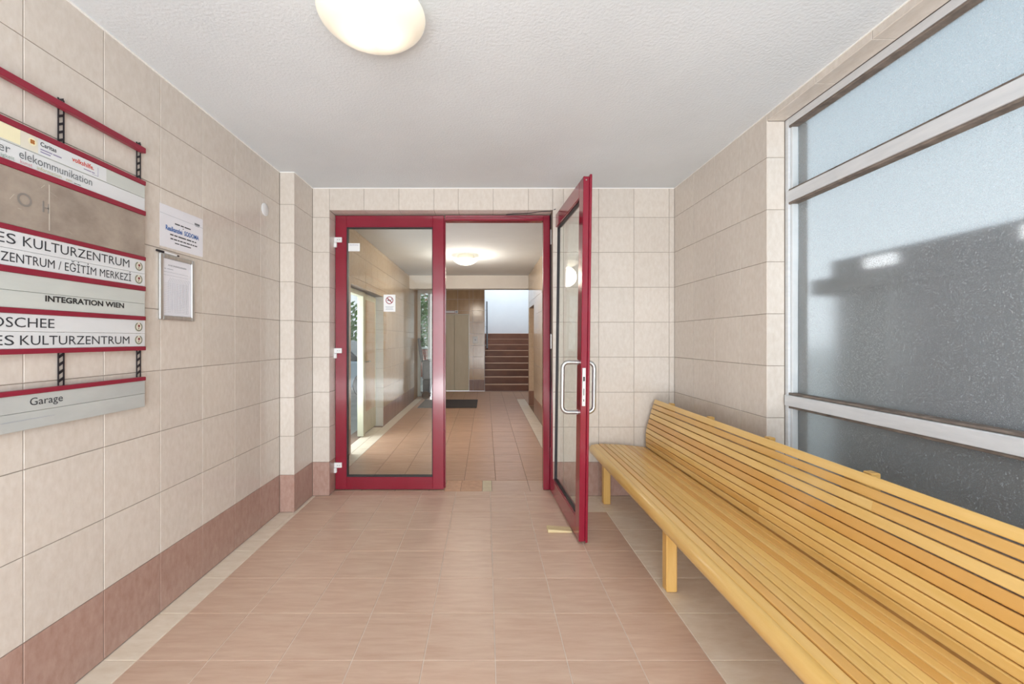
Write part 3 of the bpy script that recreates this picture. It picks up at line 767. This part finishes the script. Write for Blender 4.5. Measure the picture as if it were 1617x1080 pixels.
for k in range(30):
    y = rnd.uniform(.9, 1.6); z = rnd.uniform(1.735, 1.9); an = rnd.uniform(0, 3.14); ln = rnd.uniform(.008, .035); t = .002
    dy, dz = math.cos(an) * ln, math.sin(an) * ln
    q.add([(BX + .0008, y, z), (BX + .0008, y + dy, z + dz), (BX + .0008, y + dy - dz * .04, z + dz + dy * .04 + t), (BX + .0008, y - dz * .04, z + dy * .04 + t)], [(0, 1, 2, 3)])
q.box(BX, BX + .0007, 1.500, 1.5035, 1.735, 1.90)
q.build('scratches', M['scuff'], p)['kind'] = 'stuff'
q = MB(); ring(q, 1.42, 1.818, .016, .023); q.box(BX, BX + .0007, 1.478, 1.484, 1.795, 1.835); q.box(BX, BX + .0007, 1.50 - .004, 1.5, 1.795, 1.83); q.box(BX, BX + .0007, 1.486, 1.50, 1.810, 1.815)
q.build('ghost_lettering', M['scuff_dark'], p)['kind'] = 'stuff'
p = plate(1.6445, 1.705, M['plate_white'])
P('ES', 1.333, 1.394, 1.6595, .0335, M['ink'], p); P('KULTURZENTRUM', 1.4155, 1.838, 1.6595, .0335, M['ink'], p); emblem(p, 1.888, 1.674)
p = plate(1.586, 1.6435, M['plate_white'])
P('ZENTRUM / EĞİTİM MERKEZİ', 1.350, 1.847, 1.600, .0305, M['ink'], p); emblem(p, 1.887, 1.615)
plate(1.5065, 1.565, M['plate'])
p = plate(1.448, 1.5055, M['plate'])
P('INTEGRATION WIEN', 1.487, 1.811, 1.4790, .0198, M['ink_black'], p, bold=.03)
p = plate(1.3695, 1.430, M['plate_white'])
P('MOSCHEE', 1.279, 1.519, 1.3835, .0325, M['ink'], p); emblem(p, 1.887, 1.399)
p = plate(1.310, 1.3685, M['plate_white'])
P('ES', 1.327, 1.389, 1.3230, .0325, M['ink'], p); P('KULTURZENTRUM', 1.4065, 1.838, 1.3230, .0325, M['ink'], p); emblem(p, 1.887, 1.340)
p = plate(1.0935, 1.153, M['plate_low'])
P('Garage', 1.437, 1.549, 1.1135, .0255, M['ink'], p)
p = plate(1.032, 1.0925, M['plate_low'])
bars(p, M['ink_pale'], 1.0, 1.066, (.52,), .0015)

# ---- notice, key frame, pen, cover plate on the left wall
wx = XL + .0012
nt_ = thing('paper_notice', 'white paper notice with blue heading on the left wall above the silver frame', 'notice', (XL, 2.2, 1.91))
q = MB().add([(XL + .0004, 2.041, 2.014), (XL + .0004, 2.352, 2.020), (XL + .0004, 2.352, 1.806), (XL + .0004, 2.041, 1.804),
              (wx, 2.041, 2.014), (wx, 2.352, 2.020), (wx, 2.352, 1.806), (wx, 2.041, 1.804)], [(0, 1, 2, 3), (4, 7, 6, 5), (0, 4, 5, 1), (3, 2, 6, 7), (0, 3, 7, 4), (1, 5, 6, 2)])
q.build('sheet', M['paper'], nt_)
NW = ((wx, 0, 0), Y, Z, X)
letter('Realkanzlei  SODOMA', *NW, 2.078, 2.318, 1.893, .0225, M['ink_blue'], nt_, bold=.028)
def nbars(par, m, y, z, ws, h, gap=.006, x=wx, sl=0.0):
    q = MB()
    for w_ in ws: q.box(x, x + .0006, y, y + w_, z, z + h); y += w_ + gap
    return q.build('small_print', m, par)
nbars(nt_, M['ink_pale'], 2.042, 1.9685, (.309,), .0015)
nbars(nt_, M['ink_grey'], 2.285, 1.972, (.04,), .010); nbars(nt_, M['ink_pale'], 2.29, 1.965, (.03,), .004)
nbars(nt_, M['ink'], 2.140, 1.934, (.035, .022, .045), .006)
nbars(nt_, M['ink'], 2.196, 1.922, (.005,), .005)
nbars(nt_, M['ink'], 2.108, 1.872, (.022, .022, .055, .034, .014, .012), .0065)
nbars(nt_, M['ink'], 2.110, 1.852, (.018, .022, .012, .018, .02, .022, .012, .012, .018), .006, .005)
nbars(nt_, M['ink'], 2.140, 1.835, (.030, .08), .005)

sf = thing('snap_frame', 'silver snap frame with a printed table sheet on the left wall', 'picture frame', (XL, 2.15, 1.60))
fy0, fy1, fz0, fz1, bw, fx = 2.030, 2.272, 1.440, 1.768, .022, XL + .013
for a, b, cc_, d_ in ((fy0, fy0 + bw, fz0, fz1), (fy1 - bw, fy1, fz0, fz1), (fy0 + bw, fy1 - bw, fz0, fz0 + bw), (fy0 + bw, fy1 - bw, fz1 - bw, fz1)):
    B('frame_profile', M['steel'], sf, (XL + .0005, fx, a, b, cc_, d_), bevel=.004, segs=2)
sh = B('sheet', M['paper'], sf, (XL + .001, XL + .005, fy0 + bw, fy1 - bw, fz0 + bw, fz1 - bw))
sx = XL + .005
letter('ANKÜNDIGUNGEN', (sx, 0, 0), Y, Z, X, 2.088, 2.215, 1.712, .0075, M['ink_grey'], sh)
nbars(sh, M['ink_pale'], 2.065, 1.695, (.012, .04), .003, x=sx); nbars(sh, M['ink_pale'], 2.06, 1.680, (.17,), .0015, x=sx); nbars(sh, M['ink_pale'], 2.06, 1.664, (.17,), .0012, x=sx)
q = MB()
for k in range(13):
    y = 2.090 + .0115 * k
    q.box(sx, sx + .0006, y, y + .0012, 1.475, 1.632)
    q.add([(sx + .0005, y, 1.632), (sx + .0005, y + .0015, 1.632), (sx + .0005, y + .0165, 1.655), (sx + .0005, y + .015, 1.655)], [(0, 1, 2, 3)])
for k in range(18): q.box(sx, sx + .0005, 2.062, 2.2295, 1.475 + k * .0088, 1.4756 + k * .0088)
q.build('printed_table', M['ink_pale'], sh)
pn = thing('ballpoint_pen', 'white and black pen lying on top of the silver frame', 'pen', (XL + .008, 2.09, 1.772))
MB().tube([(XL + .0085, 2.012, 1.7745), (XL + .0085, 2.055, 1.7740)], .0055, 10).build('grip', M['black'], pn, smooth=True)
MB().tube([(XL + .0085, 2.055, 1.7740), (XL + .0085, 2.140, 1.7735)], .005, 10).build('barrel', M['plastic'], pn, smooth=True)
MB().tube([(XL + .0085, 2.140, 1.7735), (XL + .0085, 2.150, 1.7735), (XL + .0085, 2.158, 1.7735)], .0035, 10).build('tip', M['black'], pn, smooth=True)
cp = MB().lathe([(.046, 0), (.046, .004), (.042, .007), (.001, .008)], (XL + .0005, 3.012, 2.282), 36, 'x').build('cover_plate', M['plastic'], None, smooth=True)
tag(cp, 'round white blank cover plate high on the left wall', 'cover plate')

# ================================================================== CORRIDOR THINGS
# side door on the left of the corridor: open gap to the street and one closed leaf
d3 = thing('door_3', 'worn pale green side door leaf on the left of the corridor', 'door', (-1.70, 6.1, 0), kind='structure')
B('post', M['door_paint'], d3, (-1.76, -1.675, 5.70, 5.78, .01, 1.99), bevel=.004)
B('leaf', M['door_paint'], d3, (-1.735, -1.695, 5.785, 6.42, .02, 1.985), bevel=.003)
B('panel', M['tile_hall'], d3, (-1.694, -1.690, 5.86, 6.35, .32, 1.90), bevel=.002)
h = MB().tube([(-1.69, 5.84, 1.03), (-1.645, 5.84, 1.03), (-1.645, 5.93, 1.03)], .009, 10).build('handle', M['steel'], d3, smooth=True)
B('head_frame', M['door_paint'], d3, (-1.76, -1.675, 4.90, 5.70, 1.93, 1.99), bevel=.003)
d4 = thing('door_4', 'tan door set back in the right wall of the corridor', 'door', (1.0, 8.06, 0), kind='structure')
B('leaf', M['tan_door'], d4, (1.02, 1.06, 7.64, 8.49, .005, 1.97), bevel=.003)
MB().tube([(1.018, 7.72, 1.03), (.985, 7.72, 1.03), (.985, 7.82, 1.03)], .009, 10).build('handle', M['steel'], d4, smooth=True)

# lift
lf = thing('lift_doors', 'pair of grey green lift doors in the brown far wall', 'lift', (-.82, YE, 0))
B('door_panel', M['lift'], lf, (-1.196, -.818, YE - .002, YE + .02, .006, 1.985), bevel=.003)
B('door_panel', M['lift'], lf, (-.814, -.445, YE - .002, YE + .02, .006, 1.985), bevel=.003)
B('door_trim', M['lift_trim'], lf, (-.445, -.430, YE - .012, YE + .0, .006, 1.999), (-1.205, -1.195, YE - .012, YE, .006, 1.999), (-1.205, -.445, YE - .012, YE, 1.986, 1.999), bevel=.002)
B('dark_gap_sheet', M['black'], lf, (-1.20, -.435, YE + .06, YE + .08, .006, 1.999))  # unseen black sheet added so the slit between the doors stays dark
sg = thing('floor_indicator', 'small white and red indicator plate above the lift doors', 'sign', (-.87, YE, 2.06))
B('plate', M['plastic'], sg, (-1.06, -.72, YE - .015, YE - .001, 2.02, 2.10), bevel=.003)
B('red_border', M['red_sign'], sg, (-1.05, -.80, YE - .0165, YE - .0145, 2.085, 2.094), (-1.05, -.80, YE - .0165, YE - .0145, 2.026, 2.035), (-1.05, -1.04, YE - .0165, YE - .0145, 2.035, 2.085), (-.81, -.80, YE - .0165, YE - .0145, 2.035, 2.085))
nb = B('display', M['ink_pale'], sg, (-.785, -.735, YE - .0165, YE - .0145, 2.035, 2.085))
ck = thing('call_button_plate', 'white call button plate on the wall right of the lift', 'switch', (-.26, YE, 1.3))
B('plate', M['plastic'], ck, (-.335, -.21, YE - .012, YE - .001, 1.24, 1.42), bevel=.004)
B('button', M['ink_pale'], ck, (-.29, -.255, YE - .016, YE - .011, 1.31, 1.345), bevel=.003)
mt = B('door_mat', M['mat'], None, (-1.34, -.175, 8.13, 9.22, .001, .012), bevel=.003); tag(mt, 'charcoal door mat on the corridor floor before the lift', 'mat')

# stairs
stp = thing('staircase', 'flight of brown tiled stairs with pale nosings at the corridor end', 'stairs', (.52, 10.8, 0), kind='structure')
for k in range(9):
    z = .17 * (k + 1); y = 10.8 + .28 * k
    s = B('step', M['stair'], stp, (-.027, 1.497, y, y + (.28 if k < 8 else 1.25), 0 if k == 0 else z - .34, z - .012), bevel=.002)
    B('nosing', M['nosing'], s, (-.027, 1.497, y - .012, y + .27, z - .0115, z), bevel=.003)
hr = thing('handrail', 'dark handrail on the left wall of the stairs', 'handrail', (.03, 12, 1.7))
MB().tube([(.035, 10.90, 1.10), (.035, 13.05, 2.42), (.035, 13.25, 2.54)], .022, 10).build('rail', M['black'], hr, smooth=True)
for t in (.1, .5, .9):
    y = 10.9 + 2.15 * t; z = 1.10 + 1.32 * t
    MB().tube([(-.030, y, z - .05), (.03, y, z - .05), (.035, y, z - .01)], .007, 8).build('bracket', M['steel'], hr, smooth=True)

# glazed side wall of the lobby and the trolley by it
w2 = thing('window_2', 'white framed glazed door to the garden beside the lift', 'window', (-1.4, 9.72, 0), kind='structure')
gy2 = 9.72
B('frame_stile', M['white_frame'], w2, (-1.62, -1.525, gy2, gy2 + .05, .004, 2.50), bevel=.003)
B('frame_stile', M['white_frame'], w2, (-1.29, -1.231, gy2, gy2 + .05, .004, 2.50), bevel=.003)
B('frame_head', M['white_frame'], w2, (-1.525, -1.29, gy2, gy2 + .05, 2.42, 2.50), bevel=.003)
B('frame_sill', M['white_frame'], w2, (-1.525, -1.29, gy2, gy2 + .05, .004, .07), bevel=.003)
B('pane', M['glass'], w2, (-1.525, -1.29, gy2 + .02, gy2 + .028, .07, 2.42))
wll = slab('wall_lobby_left', 'white wall between the glazed garden door and the lift', (-1.23, 0, 0), Y, Z, X, (gy2 + .055, YE - .003, 0, 2.668), .13, M['white_wall'], back=0)
slab('wall_lobby_head', 'wall strip above the glazed garden door', (0, gy2, 0), X, Z, NY, (-1.80, -1.36, 2.50, 2.668), .1, M['white_wall'], back=0)
slab('wall_lobby_end', 'short tan wall joining the corridor wall and the glazed garden door', (-1.585, 0, 0), Y, Z, X, (9.2, gy2 + .1, 0, 2.668), .22, M['tan_door'], back=.01)
tr = thing('wheeled_trolley', 'grey wheeled shopping trolley standing by the glazed garden door', 'trolley', (-1.33, 9.45, 0))
B('bag', M['trolley_grey'], tr, (-1.43, -1.245, 9.36, 9.60, .44, .87), bevel=.03, segs=2)
B('base_box', M['trolley_dark'], tr, (-1.42, -1.25, 9.37, 9.59, .13, .435), bevel=.02, segs=2)
MB().prism([(-1.545, 1.36), (-1.50, 1.38), (-1.47, 1.16), (-1.435, .90), (-1.435, .80), (-1.475, .86), (-1.52, 1.10)], 1, 9.42, 9.54).build('handle_shell', M['trolley_grey'], tr, bevel=.008)
for yy in (9.33, 9.63): MB().lathe([(.02, -.022), (.08, -.022), (.09, -.012), (.09, .012), (.08, .022), (.02, .022), (.02, -.022)], (-1.345, yy, .092), 24, 'y').build('wheel', M['bark'], tr, smooth=True)

# ================================================================== OUTSIDE LEFT
def tree(x, y, h, r, n, m, label, gr, trunk=.09, name='garden_tree'):
    t = thing(name, label, 'tree', (x, y, 0), group=gr)
    MB().tube([(x, y, -.01), (x + .05, y, h * .3), (x - .03, y + .04, h * .6)], trunk, 9).build('trunk', M['bark'], t, smooth=True)
    q = MB()
    for k in range(n):
        while True:
            p_ = Vector((rnd.uniform(-1, 1), rnd.uniform(-1, 1), rnd.uniform(-1, 1)))
            if .2 < p_.length < 1: break
        p_ = Vector((x, y, h * .62)) + Vector((p_.x * r, p_.y * r, p_.z * h * .42))
        a = Vector((rnd.gauss(0, 1), rnd.gauss(0, 1), rnd.gauss(0, 1))).normalized(); b = a.orthogonal().normalized(); s = rnd.uniform(.06, .12)
        d = a.cross(b)
        q.add([p_ - b * s, p_ - d * s * .45, p_ + b * s, p_ + d * s * .45 + a * .015], [(0, 1, 2, 3)])
    f = q.build('foliage', m, t); f['kind'] = 'stuff'
tree(-2.75, 17.5, 3.2, .95, 1400, M['leaf'], 'leafy green tree beyond the glazed garden door', None)
tree(-3.5, 20.5, 3.9, 1.2, 1100, M['leaf_rust'], 'rust leaved tree behind the leafy green one', None)
tree(-4.6, 13.0, 2.6, 1.0, 1000, M['leaf'], 'green shrub tree seen through the open side door', None, name='shrub_tree')
gw = thing('garden_wall', 'low pink brick garden wall with white coping outside the lobby', 'wall', (-3.0, 15.0, 0))
for j in range(10):
    for i in range(13):
        x0 = -4.6 + i * .25 - (.125 if j % 2 else 0)
        o = bpy.data.objects.new('brick', None) if False else None
        k = ('brick',)
        if k not in _tm:
            bq = MB().box(-.12, .12, -.06, .06, -.045, .045); me = bpy.data.meshes.new('brick'); me.from_pydata(bq.v, [], bq.f); me.materials.append(M['brick']); _tm[k] = me
        o = bpy.data.objects.new('brick', _tm[k]); COL.objects.link(o); o.parent = gw; o.location = (x0 + .12 + 3.0, 0, .045 + j * .10)
B('mortar', M['grout'], gw, (-4.6, -1.55, 14.95, 15.05, 0, 1.0))
B('coping', M['white_frame'], gw, (-4.75, -1.45, 14.9, 15.1, 1.0, 1.07), bevel=.01)
car = thing('parked_car', 'pale blue car parked outside the open side door', 'car', (-3.6, 10.2, 0))
body = [(-4.9, .25), (-2.2, .25), (-2.1, .45), (-2.2, .72), (-2.75, .84), (-4.95, .88), (-5.0, .5)]
MB().prism(body, 1, 9.4, 11.0).build('body', M['car'], car, bevel=.04, segs=2)
MB().prism([(-2.85, .85), (-3.35, 1.32), (-4.5, 1.36), (-4.85, .88)], 1, 9.5, 10.9).build('cabin', M['dark_glass'], car, bevel=.03)
for xx in (-2.7, -4.4):
    for yy in (9.45, 10.95): MB().lathe([(.05, -.09), (.28, -.09), (.31, -.05), (.31, .05), (.28, .09), (.05, .09)], (xx, yy, .305), 20, 'y').build('wheel', M['tyre'], car, smooth=True)
